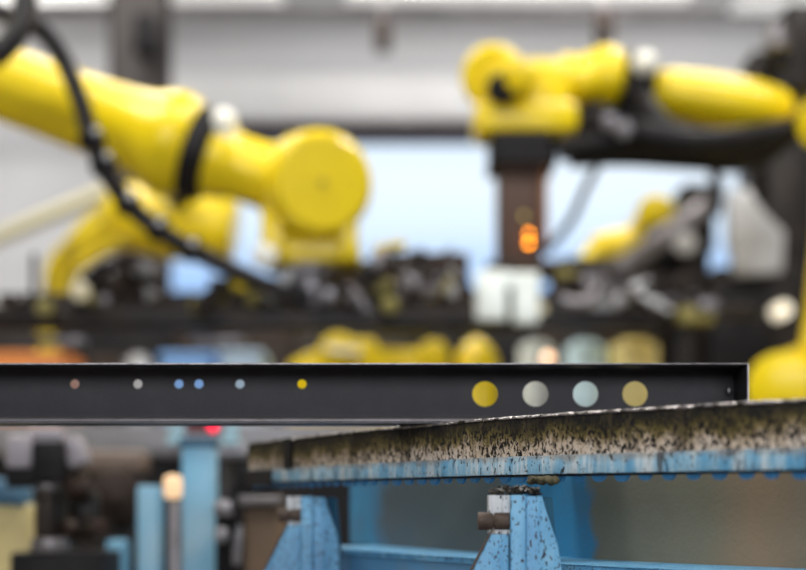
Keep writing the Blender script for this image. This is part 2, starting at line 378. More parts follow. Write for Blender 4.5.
part('bar', G_BAR, t, lambda b: sweep(b, [(.0015, .0425), (.0005, .058), (0, .071), (.001, .0806), (.0035, .0820), (.03, .0820), (.03, .0425)], 0, TOT, .0025, {1: .0002, 2: .0003, 3: .0004, 4: .0005}))
part('worn_edge', mat('worn_bare_edge', (.30, .27, .26), .3, .6, (.02, .015, .012), 90, .9, bump=.5, bscale=300), t,
     lambda b: sweep(b, [(-.0002, .0798), (-.0004, .0812), (.0015, .0825), (.006, .0825), (.006, .0798)], 0, TOT, .0025, {0: .0002, 1: .0005, 2: .0003}), label='scraped bare upper edge')
part('blue_band', G_BAND, t, lambda b: sweep(b, [(-.0008, .0250), (-.0012, .0275), (-.001, .0408), (.0, .0427), (.028, .0427), (.028, .0248), (.001, .0248)], 0, TOT, .004, {0: .0002, 1: .0002, 2: .0004}), label='worn pale blue painted lower band')
part('joint_gap', BLK, t, lambda b: sweep(b, [(-.003, .0415), (-.003, .0815), (.001, .0815), (.001, .0415)], .145, .172, .01), label='black gap near the far end of the rail')
part('end_block', BLK, t, lambda b: sweep(b, [(-.003, .020), (-.003, .0415), (.001, .0415), (.001, .020)], 0, .10, .01), label='black lower corner at the far end')
BT = mat('mid_blue_paint', (.03, .17, .36), .5)
part('gasket', BLK, t, lambda b: sweep(b, [(.003, .0228), (.003, .0247), (.024, .0247), (.024, .0228)], .0, TOT, .01))
nT = int(TOT/.0255)
for i in range(nT):
    p, d, nr = at_s(.012+i*.0255+random.uniform(-.002, .002))
    bb = B(); a_, c_ = [], []; r = random.uniform(.0055, .0072)
    for k in range(13):
        an = PI*k/12; q = p+nr*.006+d*math.cos(an)*r*1.15; zz = EYE+.0232-math.sin(an)*r
        a_.append(bb.verts.new((q.x, q.y, zz))); q2 = q+nr*.004; c_.append(bb.verts.new((q2.x, q2.y, zz)))
    bb.faces.new(a_); bb.faces.new(c_[::-1])
    for k in range(13): bb.faces.new((a_[k], c_[k], c_[(k+1) % 13], a_[(k+1) % 13]))
    obj('tooth', bb, BT, t)
# inner sheet, ledge and skirt of the fixture table
t = thing('fixture_table', 'blue curved fixture table with dusty upright sheet behind the brackets', 'machine', (.15, 1.5, 0))
sI = .05
part('back_sheet', G_IN, t, lambda b: sweep(b, [(.160, -.0645), (.160, .060), (.164, .060), (.164, -.0645)], 0, TOT, .01))
part('ledge', G_BR, t, lambda b: sweep(b, [(.062, -.0665), (.060, -.0645), (.168, -.0645), (.168, -.071), (.060, -.071)], .09, TOT, .01))
part('skirt', mat('blue_skirt_paint', (.10, .30, .52), .45, 0, (.18, .26, .33), 9, .4), t, lambda b: sweep(b, [(.066, -1.15), (.066, -.072), (.072, -.072), (.072, -1.15)], .09, TOT, .02))
part('back_skirt', NAVY, t, lambda b: sweep(b, [(.160, -1.15), (.160, -.072), (.164, -.072), (.164, -1.15)], .09, TOT, .02))

def bracket(px0, d, label, sc=1.0, lean=False):
    x0 = (px0-403)*d/F; ztop = EYE+.0085
    t = thing('bracket', label, 'bracket', (x0+.025, d, EYE-.30), 'blue brackets under the curved rail')
    D = 1.2/F  # metres per pixel of the nearer bracket
    def X(px): return x0+(px-489)*D
    def Z(py): return EYE+(500-py)*1.2/F-.0002
    y = d
    part('worn_plate', G_WORN, t, lambda b: bx(b, ((X(489)+X(511))/2, y+.014, (Z(495)+Z(534))/2), (X(511)-X(489), .026, Z(495)-Z(534)), bev=.0006), label='worn whitish plate')
    part('front_plate', G_BR, t, lambda b: prism(b, [(X(510), Z(495)), (X(525), Z(495)), (X(525), EYE-.30), (X(510), EYE-.30)], y-.008, y+.05, bev=.0008))
    part('cheek', G_BR, t, lambda b: prism(b, [(X(525.6), Z(496)), (X(542), Z(496)), (X(545), Z(508)), (X(552), Z(528)), (X(558), Z(545)), (X(562), Z(572)), (X(566), EYE-.30), (X(525.6), EYE-.30)], y-.002, y+.006, bev=.0008))
    part('cheek_edge', mat('shaded_blue', (.02, .10, .17), .6, spec=.2), t, lambda b: prism(b, [(X(542.5), Z(496)), (X(556), Z(497)), (X(560), Z(545)), (X(563), Z(572)), (X(567), EYE-.3), (X(558), EYE-.3), (X(558), Z(545)), (X(552), Z(528)), (X(545.5), Z(508))], y+.028, y+.05), label='blue side with shade in its colour')  # darker blue puts the shade of this side into its colour
    part('gusset', G_BR, t, lambda b: prism(b, [(X(493), Z(529)), (X(509), Z(529)), (X(509), EYE-.30), (X(400), EYE-.30), (X(400), Z(712))], y+.002, y+.009, bev=.0008))
    part('gusset_edge', BRN, t, lambda b: prism(b, [(X(491.5), Z(529)), (X(493.2), Z(529)), (X(400.5), Z(712)), (X(398), Z(712))], y-.0005, y+.011), label='rusty brown sloping edge')
    def bolt(b):
        zc = Z(521); yy = y+.004; r = 9*D
        cyl(b, (X(478), yy, zc), (X(492.8), yy, zc), r, r*.07); cyl(b, (X(491), yy, zc), (X(497), yy, zc), r*.8, .0002); cyl(b, (X(494.2), yy, zc), (X(509.8), yy, zc), r*1.03, r*.07)
        for k in range(5): cyl(b, (X(479.5+k*2.4), yy, zc), (X(480.7+k*2.4), yy, zc), r*1.03, .0001)
    part('bolt', BRN, t, bolt, label='rusty two-part bolt')
    return X, Z, y
X, Z, yb = bracket(489, 1.2, 'blue speckled bracket with rusty bolt, sharp, near the middle under the rail')
bracket(286.5, 1.665, 'blurred blue bracket with bolt, left one under the far end of the rail')
# chips lying on the near bracket
CH = mat('black_chips', (.008, .007, .006), .4, .1, (.22, .17, .12), 200, .2)
bb = B()
for k in range(230):
    u = random.random(); x = X(492)+u*(X(541)-X(492)); hh = .0085*(1-.45*abs(2*u-1))*random.random()
    R = Matrix.Rotation(random.uniform(0, PI), 4, Vector((random.random(), random.random(), random.random()+.1)).normalized())
    s = random.uniform(.0012, .0042)
    bx(bb, (x, yb+random.uniform(.0, .045), Z(495)+.001+hh), (s*1.4, s*.8, s*.5), rot=R)
o = obj('metal_chips', bb, CH, smooth=False); tag(o, 'heap of black oily metal chips on top of the near blue bracket', 'metal chips'); o['kind'] = 'stuff'
one('dirt_clump', 'olive dirt clump stuck under the rail beside the chip heap', 'dirt', mat('olive_dirt', (.09, .075, .035), .8, 0, (.02, .018, .01), 150, .5, bump=.6, bscale=300), lambda b: [ball(b, (X(547)+random.uniform(-.012, .012), 1.225+random.uniform(-.01, .01), EYE+random.uniform(.0165, .0205)), random.uniform(.003, .005), (1, 1, .75)) for k in range(26)])

# ---------------------------------------------------------------- left robot
def robot_base(t, x, y, zb, col=Y, s=1.0):
    part('base', col, t, lambda b: (bx(b, (x, y, .12), (.9*s, .9*s, .24), bev=.02), cyl(b, (x, y, .24), (x, y, .62), .34*s)))
    part('turret', col, t, lambda b: (bx(b, (x, y, .82), (.6*s, .5*s, .42), bev=.06), cyl(b, (x, y-.34*s, .95), (x, y+.34*s, .95), .26*s)))
d = 3.9; k = d/F
ex = P(-150, 28, d)
t = thing('industrial_robot', 'large yellow robot arm at left with big round wrist cover, nearest of the robots', 'robot', (ex.x-.5, d+.1, 0))
bxx = ex.x-.5
robot_base(t, bxx, d+.1, 0)
part('lower_arm', Y, t, lambda b: (tube(b, [(bxx, d+.32, .95), (bxx+.1, d+.34, 1.6), (ex.x, d+.32, ex.z)], lambda u: .19-.05*u, 24), cyl(b, (ex.x, d-.22, ex.z), (ex.x, d+.45, ex.z), .23)))
a0 = P(-150, 28, d); a1 = P(196, 153, d)
part('forearm', Y, t, lambda b: rev(b, a0, a1, [(0, 48*k), (.25, 40*k), (.42, 37*k), (.55, 37*k), (.68, 38*k), (.80, 40*k), (.86, 44*k), (.90, 51*k), (.93, 53*k), (.97, 51*k), (.99, 45*k), (1.0, 40*k)], 64))
r0 = P(191, 151, d); r1 = P(213, 159, d)
part('seal_ring', BLK, t, lambda b: rev(b, r0, r1, [(0, 44*k), (.05, 47*k), (.80, 46*k), (1, 39*k)], 64))
w0 = P(206, 156.5, d); w1 = P(285, 183, d)
part('wrist', Y, t, lambda b: rev(b, w0, w1, [(0, 37*k), (.1, 38*k), (.27, 37*k), (.33, 33*k), (.5, 32*k), (.8, 33*k), (1, 36*k)], 64))
part('cover_cap', CAP, t, lambda b: (cyl(b, P(222, 140, d-.06), P(224, 122, d-.08), 13*k), ball(b, P(224, 122, d-.08), 13*k)))
dc0 = P(305, 190, d+.10); dc1 = P(322, 183, d-.155)
def disc(b): rev(b, dc0, dc1, [(0, 46*k), (.05, 53*k), (.50, 54*k), (.56, 53*k), (.58, 51*k), (.84, 51.5*k), (.92, 51*k), (.97, 49.5*k), (1, 47*k)], 80)
part('wrist_housing', Y, t, disc)
part('wrist_cover', Y, t, lambda b: rev(b, dc1-(dc1-dc0)*.02, dc1+(dc1-dc0).normalized()*.02, [(0, 45*k), (.7, 45*k), (1, 43*k)], 64))
part('centre_screw', YD, t, lambda b: cyl(b, dc1, dc1+(dc1-dc0).normalized()*.026, 4*k))
def skirt(b):
    bx(b, P(311, 254, d)+Vector((0, .02, 0)), (98*k, .22, 28*k), bev=.02)
    bx(b, P(349, 240, d)+Vector((0, -.02, 0)), (18*k, .2, 56*k), bev=.015); bx(b, P(276, 240, d), (24*k, .2, 52*k), bev=.015)
    bx(b, P(311, 232, d)+Vector((0, .08, 0)), (80*k, .10, 40*k), bev=.01)
part('flange_bracket', Y, t, skirt)
part('flange_highlight', CAP, t, lambda b: cyl(b, P(266, 256, d-.08), P(264, 256, d-.17), 12*k))  # white cylinder stands in for a highlight on the flange bracket

# hoses of the left robot
HOSE = mat('black_hose', (.014, .012, .014), .42, 0, (.04, .035, .04), 20, .4, spec=.35)
dh = 3.55
t = thing('cable_hose', 'black corrugated hose with clamps sagging across the left robot to its wrist', 'hose', P(95, 150, dh))
pts = [P(-60, -5, dh), P(0, 12, dh), P(38, 28, dh), P(62, 58, dh), P(80, 100, dh), P(92, 140, dh), P(108, 175, dh), P(132, 208, dh), P(165, 234, dh), P(200, 254, dh+.05), P(245, 276, dh+.15), P(290, 296, dh+.3)]
part('hose', HOSE, t, lambda b: tube(b, pts, 10*dh/F, 16, 24, .12))
for i, (px, py, qx, qy) in enumerate(((90, 135, 93, 146), (101, 160, 107, 172), (124, 200, 132, 208), (154, 226, 163, 232), (187, 247, 196, 252))):
    cl_ = part('clamp', BLK, t, lambda b: cyl(b, P(px, py, dh), P(qx, qy, dh), 13.5*dh/F))
    part('clamp_bolt', LG, cl_, lambda b: (ball(b, P(px+6, py-4, dh-.035), 4*dh/F),))
one('thick_cable', 'thick black cable looping down in the top left corner', 'hose', HOSE, lambda b: tube(b, [P(28, -60, 3.4), P(26, -15, 3.4), P(23, 18, 3.4), P(8, 45, 3.4), P(-18, 62, 3.4), P(-60, 75, 3.4)], 12.5*3.4/F, 16, 16, .08))

# second yellow robot behind
d2 = 6.15; k2 = d2/F
t = thing('industrial_robot', 'second yellow robot, its bent arm showing below the left robot forearm', 'robot', (P(60, 300, d2).x-.1, d2, 0))
xb = P(48, 0, d2).x
part('forearm', Y, t, lambda b: rev(b, P(236, 230, d2), P(104, 214, d2), [(0, 26*k2), (.05, 34*k2), (.5, 37*k2), (.85, 32*k2), (.96, 24*k2), (1, 15*k2)], 40))
part('upper_arm', YD, t, lambda b: tube(b, [P(150, 212, d2), P(110, 228, d2), P(80, 250, d2), P(58, 268, d2), P(50, 300, d2)], lambda u: (30-24*u)*k2, 24))
part('column', YD, t, lambda b: (cyl(b, (xb, d2, .2), (xb, d2, P(50, 295, d2).z), .05), cyl(b, (xb, d2, 0), (xb, d2, .22), .2)))
part('link_rod', YD, t, lambda b: tube(b, [P(130, 235, d2-.1), P(85, 262, d2-.1), P(68, 285, d2-.1), P(62, 305, d2-.1)], 5*k2, 12))
part('motor', DK, t, lambda b: (cyl(b, P(205, 190, d2-.05), P(232, 196, d2-.05), 14*k2), cyl(b, P(178, 200, d2-.25), P(178, 180, d2-.2), 12*k2)))
# a pale yellow guard rail far left
one('guard_rail', 'pale yellow sloping rail in front of the grey wall at far left', 'rail', mat('pale_yellow_paint', (.62, .56, .34), .6), lambda b: (cyl(b, P(-60, 262, 8.6), P(110, 190, 8.6), .05), cyl(b, P(-60, 262, 8.6)+Vector((0, 0, -2.6)), P(-60, 262, 8.6), .04), ))
one('cream_cabinet', 'cream low cabinet against the grey wall at far left', 'cabinet', CR, lambda b: (bx(b, ((0-403)*9.5/F, 9.7, 1.29), (.6, .5, 2.58), bev=.02), bx(b, ((0-403)*9.5/F, 9.44, 1.3), (.5, .03, 2.1), bev=.01)))

# ---------------------------------------------------------------- gripper frame carried by the left robot
dg = 3.9; kg = dg/F
t = thing('gripper_frame', 'long dark tooling frame crowded with clamps, hanging from the left robot wrist', 'machine', P(311, 320, dg))
part('main_bar', DK, t, lambda b: (bx(b, P(225, 321, dg), (500*kg, .09, 17*kg), bev=.008), bx(b, P(225, 309, dg)+Vector((0, .03, 0)), (480*kg, .05, 7*kg), bev=.004)))
part('rear_bar', DK2, t, lambda b: bx(b, P(230, 300, dg+.35), (500*kg, .06, 12*kg), bev=.006))
for px in (60, 180, 311, 420):
    part('cross_bar', DK, t, lambda b: bx(b, (P(px, 308, dg).x, dg+.19, P(px, 308, dg).z), (.05, .40, .045), bev=.004))
part('mast', GM, t, lambda b: (cyl(b, P(311, 268, dg), P(311, 308, dg), 20*kg), cyl(b, P(311, 267, dg), P(311, 275, dg), 32*kg)))
def env(px):
    pts_ = [(0, 308), (30, 296), (60, 295), (85, 286), (95, 262), (125, 254), (155, 262), (163, 300), (203, 300), (212, 282), (290, 276), (360, 264), (372, 246), (400, 244), (465, 250), (475, 300), (545, 300), (552, 268), (610, 270), (640, 282), (700, 270)]
    for (a, b1), (c, e1) in zip(pts_, pts_[1:]):
        if a <= px <= c: return b1+(e1-b1)*(px-a)/(c-a)
    return 300
def clutter(t, x0, x1, d, n, ybase, e, mats, low=False):
    for i in range(n):
        px = x0+(x1-x0)*(i+random.random())/n; top = e(px)
        py = random.uniform(top+5, ybase) if not low else random.uniform(ybase, ybase+12)
        dd_ = d+random.uniform(-.12, .3); s = d/F; c = P(px, py, dd_); m = random.choice(mats); q = random.random()
        if q < .33:
            part('clamp_block', m, t, lambda b: (bx(b, c, (random.uniform(9, 22)*s, .07, random.uniform(7, 14)*s), rot=random.choice([0, 0, .5, -.5]), bev=.004), bx(b, c+Vector((.01, -.03, .01)), (6*s, .05, 6*s), bev=.002)))
        elif q < .66:
            an = random.choice([0, PI/2, .6, -.6, 1.0, 2.2]); v = Vector((math.cos(an), 0, math.sin(an)))*random.uniform(8, 17)*s; r = random.uniform(3, 6.5)*s
            part('pneumatic_cylinder', m, t, lambda b: (cyl(b, c-v, c+v, r), cyl(b, c+v, c+v*1.7, r*.4)))
        elif q < .85:
            g0 = c; an = random.choice([.5, -.5, .9, -.9]); 
            part('clamp_arm', m, t, lambda b: (bx(b, c, (random.uniform(22, 38)*s, .03, 5*s), rot=an, bev=.003), cyl(b, c+Vector((0, -.03, 0)), c+Vector((0, .03, 0)), 4.5*s)))
        else:
            q2 = P(px+random.uniform(-30, 30), random.uniform(top+4, ybase), dd_)
            part('hose', BLK, t, lambda b: tube(b, [c, (c+q2)/2+Vector((0, -.03, -10*s)), q2], 2.4*s, 8, 6))
mm = [DK, DK, DK, DK2, DK2, BLK, GM, GM, OL, DK2, LG]
clutter(t, 8, 162, dg, 26, 306, env, mm); clutter(t, 204, 470, dg, 52, 306, env, mm); clutter(t, 10, 470, dg+.1, 18, 333, env, [DK, DK2, BLK])
clutter(t, 163, 204, dg+.2, 4, 304, lambda p: 294, [DK])
part('arch_cover', DK, t, lambda b: tube(b, [P(75, 305, dg+.25), P(92, 275, dg+.25), P(125, 262, dg+.25), P(152, 275, dg+.25), P(160, 305, dg+.25)], 7*kg, 12))
part('backing_plate', DK2, t, lambda b: bx(b, P(118, 290, dg+.30), (78*kg, .02, 34*kg)))
for px, py, w_, h_ in ((250, 292, 90, 30), (420, 280, 105, 58), (335, 288, 80, 36)):
    part('backing_plate', DK2, t, lambda b: bx(b, P(px, py, dg+.33), (w_*kg, .02, h_*kg)))
part('upright_pin', DK, t, lambda b: (cyl(b, P(34, 312, dg), P(34, 254, dg), 3*kg),))
for (px, py, r, m) in ((80, 291, 10, CR), (390, 305, 9, OL), (199, 305, 9, OL), (44, 308, 9, OL), (105, 300, 5, GM), (440, 275, 7, GM), (378, 262, 4, LBL), (330, 296, 7, GM)):
    part('highlight_disc', m, t, lambda b: cyl(b, P(px, py, dg-.06), P(px, py, dg-.11), r*kg))  # disc colours stand in for blurred specular highlights
for x0, x1, m in ((32, 85, PW), (190, 245, PW), (375, 430, OL)):
    part('label_block', m if m is OL else GM, t, lambda b: bx(b, P((x0+x1)/2, 341 if m is not OL else 331, dg+.05), ((x1-x0)*kg, .08, 9*kg), bev=.008), label='pale block under the bar' if m is not OL else 'olive block under the bar')
part('pipe', LG, t, lambda b: (cyl(b, P(268, 300, dg-.05), P(300, 262, dg-.05), 7*kg),))
part('yellow_fitting', YD, t, lambda b: (bx(b, P(390, 247, dg+.1), (34*kg, .05, 9*kg), rot=-.2, bev=.01),))
part('yellow_fitting', YD, t, lambda b: (cyl(b, P(236, 284, dg+.05), P(252, 290, dg+.0), 7*kg),))

# ---------------------------------------------------------------- right robot
d3 = 4.6; k3 = d3/F
t = thing('industrial_robot', 'yellow robot at right reaching left, wrist resting over a brown column', 'robot', (P(870, 0, d3).x+.1, d3, 0))
hx = P(842, 0, d3).x
part('forearm', Y, t, lambda b: rev(b, P(653, 90, d3), P(792, 113, d3), [(0, 17*k3), (.04, 21*k3), (.15, 24*k3), (.4, 26*k3), (.7, 26*k3), (.9, 22*k3), (.97, 16*k3), (1, 10*k3)], 48))
part('elbow_joint', BLK, t, lambda b: (cyl(b, P(650, 88, d3+.02), P(622, 84, d3+.02), 32*k3), bx(b, P(636, 115, d3+.05), (36*k3, .2, 60*k3), bev=.03)))
part('cover_cap', CAP, t, lambda b: (cyl(b, P(641, 68, d3-.05), P(645, 62, d3-.12), 11*k3), ball(b, P(645, 63, d3-.10), 12*k3)))
part('wrist', Y, t, lambda b: (rev(b, P(622, 78, d3), P(560, 74, d3), [(0, 22*k3), (.08, 28*k3), (.3, 31*k3), (.5, 26*k3), (.7, 19*k3), (1, 20*k3)], 40), ball(b, P(582, 82, d3-.03), 21*k3)))
part('wrist_fork', Y, t, lambda b: (bx(b, P(541, 102, d3), (56*k3, .22, 76*k3), bev=.045), bx(b, P(524, 124, d3), (102*k3, .24, 32*k3), bev=.03)))
part('wrist_housing', Y, t, lambda b: rev(b, P(497, 77, d3+.12), P(492, 77, d3-.12), [(0, 27*k3), (.05, 31*k3), (.9, 31*k3), (.97, 29*k3), (1, 26*k3)], 48))
part('wrist_cover', YD, t, lambda b: cyl(b, P(504, 84, d3-.08), P(503, 84, d3-.16), 19*k3, .012))
part('wrist_bore', BLK, t, lambda b: (cyl(b, P(502, 89, d3-.14), P(502, 89, d3-.175), 15*k3, .006),))
part('wrist_hub', Y, t, lambda b: (cyl(b, P(522, 76, d3-.08), P(520, 76, d3-.21), 15*k3),))
part('upper_arm', Y, t, lambda b: (tube(b, [P(836, 95, d3+.2), P(846, 170, d3+.25), P(838, 300, d3+.2), P(832, 370, d3+.1)], lambda u: (24+12*u)*k3, 24), cyl(b, P(826, 122, d3-.2), P(828, 122, d3+.35), 27*k3), bx(b, P(846, 115, d3), (80*k3, .2, 36*k3), bev=.04)))
part('shoulder', Y, t, lambda b: (cyl(b, P(782, 388, d3-.3), P(786, 388, d3+.25), 34*k3, .03), bx(b, P(838, 395, d3), (110*k3, .6, 100*k3), bev=.06)))
part('base', Y, t, lambda b: (cyl(b, (P(838, 0, d3).x, d3, .1), (P(838, 0, d3).x, d3, 1.5), .22), bx(b, (P(838, 0, d3).x, d3, .1), (.8, .8, .2), bev=.02)))
for pts_ in ([P(560, 150, d3-.1), P(620, 142, d3-.15), P(690, 146, d3-.1), P(745, 150, d3-.1), P(795, 122, d3)], [P(630, 70, d3+.05), P(660, 125, d3-.18), P(720, 150, d3-.15), P(790, 128, d3)], [P(600, 125, d3-.1), P(640, 132, d3-.2), P(700, 142, d3-.2), P(780, 132, d3-.1)]):
    part('hose_bundle', BLK, t, lambda b: tube(b, pts_, 12*k3, 14, 14, .1))
part('cable_guard', BLK, t, lambda b: prism(b, [(P(x_, 0, d3).x, P(0, y_, d3).z) for x_, y_ in ((572, 140), (606, 112), (640, 74), (655, 80), (672, 118), (712, 142), (770, 140), (798, 118), (800, 138), (775, 158), (740, 163), (640, 152), (575, 158))], d3+.02, d3+.16, bev=.01))
part('gearbox', DK, t, lambda b: (bx(b, P(575, 125, d3+.06), (60*k3, .18, 50*k3), bev=.02), cyl(b, P(600, 120, d3), P(600, 120, d3-.16), 16*k3), cyl(b, P(622, 128, d3-.05), P(622, 128, d3-.2), 9*k3)))
part('motor', DK, t, lambda b: (cyl(b, P(760, 95, d3+.1), P(760, 62, d3+.1), 17*k3), bx(b, P(795, 55, d3+.25), (34*k3, .2, 90*k3), bev=.02), cyl(b, P(778, 70, d3), P(778, 30, d3), 13*k3)))
part('motor_cap', GM, t, lambda b: (cyl(b, P(778, 50, d3-.06), P(776, 30, d3-.06), 12*k3),))
for px, py in ((610, 122), (624, 130)): part('bolt', GM, t, lambda b: (cyl(b, P(px, py, d3-.2), P(px, py, d3-.24), 8*k3),))

# tool column below the right robot's wrist
t = thing('tool_post', 'brown tool column with two orange lights hanging under the right robot wrist', 'machine part', P(521, 220, d3))
part('mount_block', BLK, t, lambda b: (bx(b, P(518, 150, d3), (58*k3, .22, 22*k3), bev=.01), bx(b, P(521, 166, d3), (66*k3, .24, 10*k3), bev=.008)))
part('column', mat('brown_painted_steel', (.055, .022, .010), .6, .0, (.04, .02, .012), 8, .5), t, lambda b: (bx(b, P(519, 220, d3), (44*k3, .16, 100*k3), bev=.01),))
part('edge_strip', mat('rust_orange_steel', (.24, .09, .02), .5), t, lambda b: bx(b, P(543, 208, d3-.02), (5*k3, .14, 76*k3), bev=.004))
OE = mat('orange_lamp', (.9, .4, .05), .4, emit=(1, .30, .008), estr=16)
OE2 = mat('olive_lamp', (.5, .45, .1), .4, emit=(.5, .40, .10), estr=2.0)
part('indicator_light', OE, t, lambda b: (cyl(b, P(529, 234, d3-.08), P(529, 233, d3-.1), .0055),), label='orange light')
part('indicator_light', OE, t, lambda b: (cyl(b, P(529, 244, d3-.08), P(529, 243, d3-.1), .0065),), label='orange light')
part('indicator_light', OE2, t, lambda b: (cyl(b, P(524, 216, d3-.08), P(524, 216, d3-.1), .0065),), label='olive light')
# second tooling frame, right
t = thing('gripper_frame', 'dark tooling frame with a pale square bracket, hanging under the brown tool column', 'machine', P(521, 320, d3))
part('main_bar', DK, t, lambda b: (bx(b, P(560, 321, d3), (200*k3, .09, 20*k3), bev=.008), bx(b, P(640, 312, d3+.1), (240*k3, .07, 12*k3), bev=.008)))
part('mount_plate', DK2, t, lambda b: (bx(b, P(521, 271, d3), (70*k3, .2, 12*k3), bev=.01), bx(b, P(521, 296, d3+.06), (26*k3, .1, 40*k3), bev=.006)))
part('pale_bracket', PW, t, lambda b: (bx(b, P(491, 296, d3-.12), (30*k3, .06, 48*k3), bev=.008), bx(b, P(526, 299, d3-.12), (24*k3, .06, 48*k3), bev=.008), bx(b, P(508, 280, d3-.11), (60*k3, .05, 14*k3), bev=.006)), label='pale white n-shaped bracket')
clutter(t, 548, 720, d3, 34, 310, env, mm); clutter(t, 480, 700, d3+.1, 12, 330, env, [DK, DK2])
part('backing_plate', DK2, t, lambda b: (bx(b, P(620, 295, d3+.33), (150*k3, .02, 48*k3)),))
part('highlight_disc', CR, t, lambda b: (cyl(b, P(541, 308, d3-.06), P(541, 308, d3-.11), 6*k3),))  # cream disc in place of a highlight spot
part('olive_block', OL, t, lambda b: bx(b, P(695, 316, d3-.06), (34*k3, .08, 16*k3), bev=.01))
part('curved_guard', GM, t, lambda b: tube(b, [P(560, 300, d3-.1), P(585, 302, d3-.1), P(600, 285, d3-.1), P(598, 272, d3-.1)], 6*k3, 12))

# far right: yellow robot, grey linkage, tall cabinet
d4 = 6.6; k4 = d4/F
t = thing('industrial_robot', 'small distant yellow robot in front of the window, right of the brown column', 'robot', (P(690, 0, d4).x, d4, 0))
part('forearm', Y, t, lambda b: rev(b, P(590, 252, d4), P(660, 240, d4), [(0, 10*k4), (.1, 17*k4), (.8, 19*k4), (1, 16*k4)], 32))
part('elbow', Y, t, lambda b: (cyl(b, P(657, 214, d4+.05), P(655, 214, d4-.2), 19*k4, .03), bx(b, P(648, 232, d4), (36*k4, .2, 30*k4), bev=.03)))
part('upper_arm', YD, t, lambda b: (tube(b, [P(660, 215, d4+.1), P(684, 235, d4+.1), P(688, 262, d4+.1)], 14*k4, 16),))
part('pedestal', DK, t, lambda b: (cyl(b, (P(690, 0, d4).x, d4+.1, .1), (P(690, 0, d4).x, d4+.1, P(0, 272, d4).z), .16), bx(b, (P(690, 0, d4).x, d4+.1, .08), (.36, .36, .16), bev=.02)))
part('wrist', YD, t, lambda b: (cyl(b, P(584, 268, d4-.1), P(592, 252, d4-.05), 10*k4),))
d5 = 6.1; k5 = d5/F
t = thing('grey_linkage', 'dark grey sloping linkage right of the distant yellow robot', 'machine', P(660, 290, d5))
part('arm', GM, t, lambda b: (bx(b, P(660, 240, d5), (120*k5, .1, 20*k5), rot=-(-.55) if False else Matrix.Rotation(-.62, 4, 'Y'), bev=.01), bx(b, P(650, 262, d5+.08), (130*k5, .1, 26*k5), rot=Matrix.Rotation(-.5, 4, 'Y'), bev=.01)))
part('joint', LG, t, lambda b: (cyl(b, P(685, 243, d5-.06), P(685, 243, d5-.14), 11*k5),))
part('carriage', DK, t, lambda b: (bx(b, P(676, 265, d5+.1), (60*k5, .2, 80*k5), bev=.02), bx(b, P(694, 222, d5+.15), (34*k5, .2, 70*k5), bev=.02), bx(b, P(620, 275, d5+.1), (130*k5, .2, 30*k5), bev=.02)))
part('slide', GM, t, lambda b: (bx(b, P(640, 302, d5-.05), (110*k5, .06, 18*k5), bev=.006),))
part('leg', DK, t, lambda b: (bx(b, (P(690, 0, d5).x, d5+.1, P(0, 290, d5).z/2), (.1, .1, P(0, 290, d5).z), bev=.01),))
d6 = 6.0; k6 = d6/F
t = thing('machine_cabinet', 'tall dark machine cabinet with a light grey panel, right of the window', 'cabinet', (P(765, 0, d6).x, d6+.3, 0))
zt = P(0, 30, d6).z
part('body', DK, t, lambda b: (bx(b, (P(766, 0, d6).x, d6+.3, P(0, 262, d6).z/2), (94*k6, .4, P(0, 262, d6).z), bev=.02), bx(b, (P(800, 0, d6).x, d6+.4, zt/2), (66*k6, .3, zt), bev=.02)))
part('grey_panel', LG, t, lambda b: prism(b, [(P(728, 0, d6).x, P(0, 192, d6).z), (P(748, 0, d6).x, P(0, 188, d6).z), (P(762, 0, d6).x, P(0, 215, d6).z), (P(784, 0, d6).x, P(0, 232, d6).z), (P(782, 0, d6).x, P(0, 272, d6).z), (P(735, 0, d6).x, P(0, 276, d6).z), (P(728, 0, d6).x, P(0, 240, d6).z)], d6-.02, d6+.06, bev=.01))
part('door', BLK, t, lambda b: (bx(b, P(742, 340, d6)+Vector((0, .07, 0)), (60*k6, .04, 110*k6), bev=.01),))
part('side_post', DK2, t, lambda b: (bx(b, P(776, 170, d6)+Vector((0, .3, 0)), (16*k6, .1, 80*k6), bev=.01),))
part('lamp', mat('warm_white_glint', (.9, .85, .7), .4, emit=(1, .88, .66), estr=1.0), t, lambda b: (cyl(b, P(783, 310, d6)+Vector((0, .1, 0)), P(783, 310, d6)+Vector((0, -.02, 0)), .036),), label='round warm white glowing highlight disc')  # glowing disc stands in for a specular highlight, not a real lamp
part('pipe', DK, t, lambda b: tube(b, [P(715, 215, d6), P(718, 190, d6), P(712, 165, d6), P(700, 140, d6)], 6*k6, 10))
one('slack_cable', 'thin black cable sagging across the window, right of the brown column', 'cable', BLK, lambda b: tube(b, [P(545, 252, 5.0), P(570, 222, 5.0), P(585, 190, 5.0), P(608, 145, 5.0)], 4.2*5/F, 10))

# ---------------------------------------------------------------- dark press behind everything
d7 = 7.2; k7 = d7/F
t = thing('press_machine', 'wide dark machine bed behind the tooling frames', 'machine', (P(380, 0, d7).x, d7+.5, 0))
zp = P(0, 303, d7).z
def XX(px): return P(px, 0, d7).x
part('body', DK2, t, lambda b: bx(b, ((XX(-60)+XX(745))/2, d7+.5, zp/2), (XX(745)-XX(-60), .9, zp), bev=.03))
for i, (a, c) in enumerate(((-50, 50), (56, 170), (176, 290), (296, 410), (416, 530), (536, 640), (646, 738))):
    part('panel', [DK, BLK, DK2][i % 3], t, lambda b: bx(b, ((XX(a)+XX(c))/2, d7+.03, zp*.55), (XX(c)-XX(a), .04, zp*.8), bev=.01))
part('top_rail', DK, t, lambda b: (cyl(b, (XX(60), d7+.1, zp+.04), (XX(730), d7+.1, zp+.04), .04),))

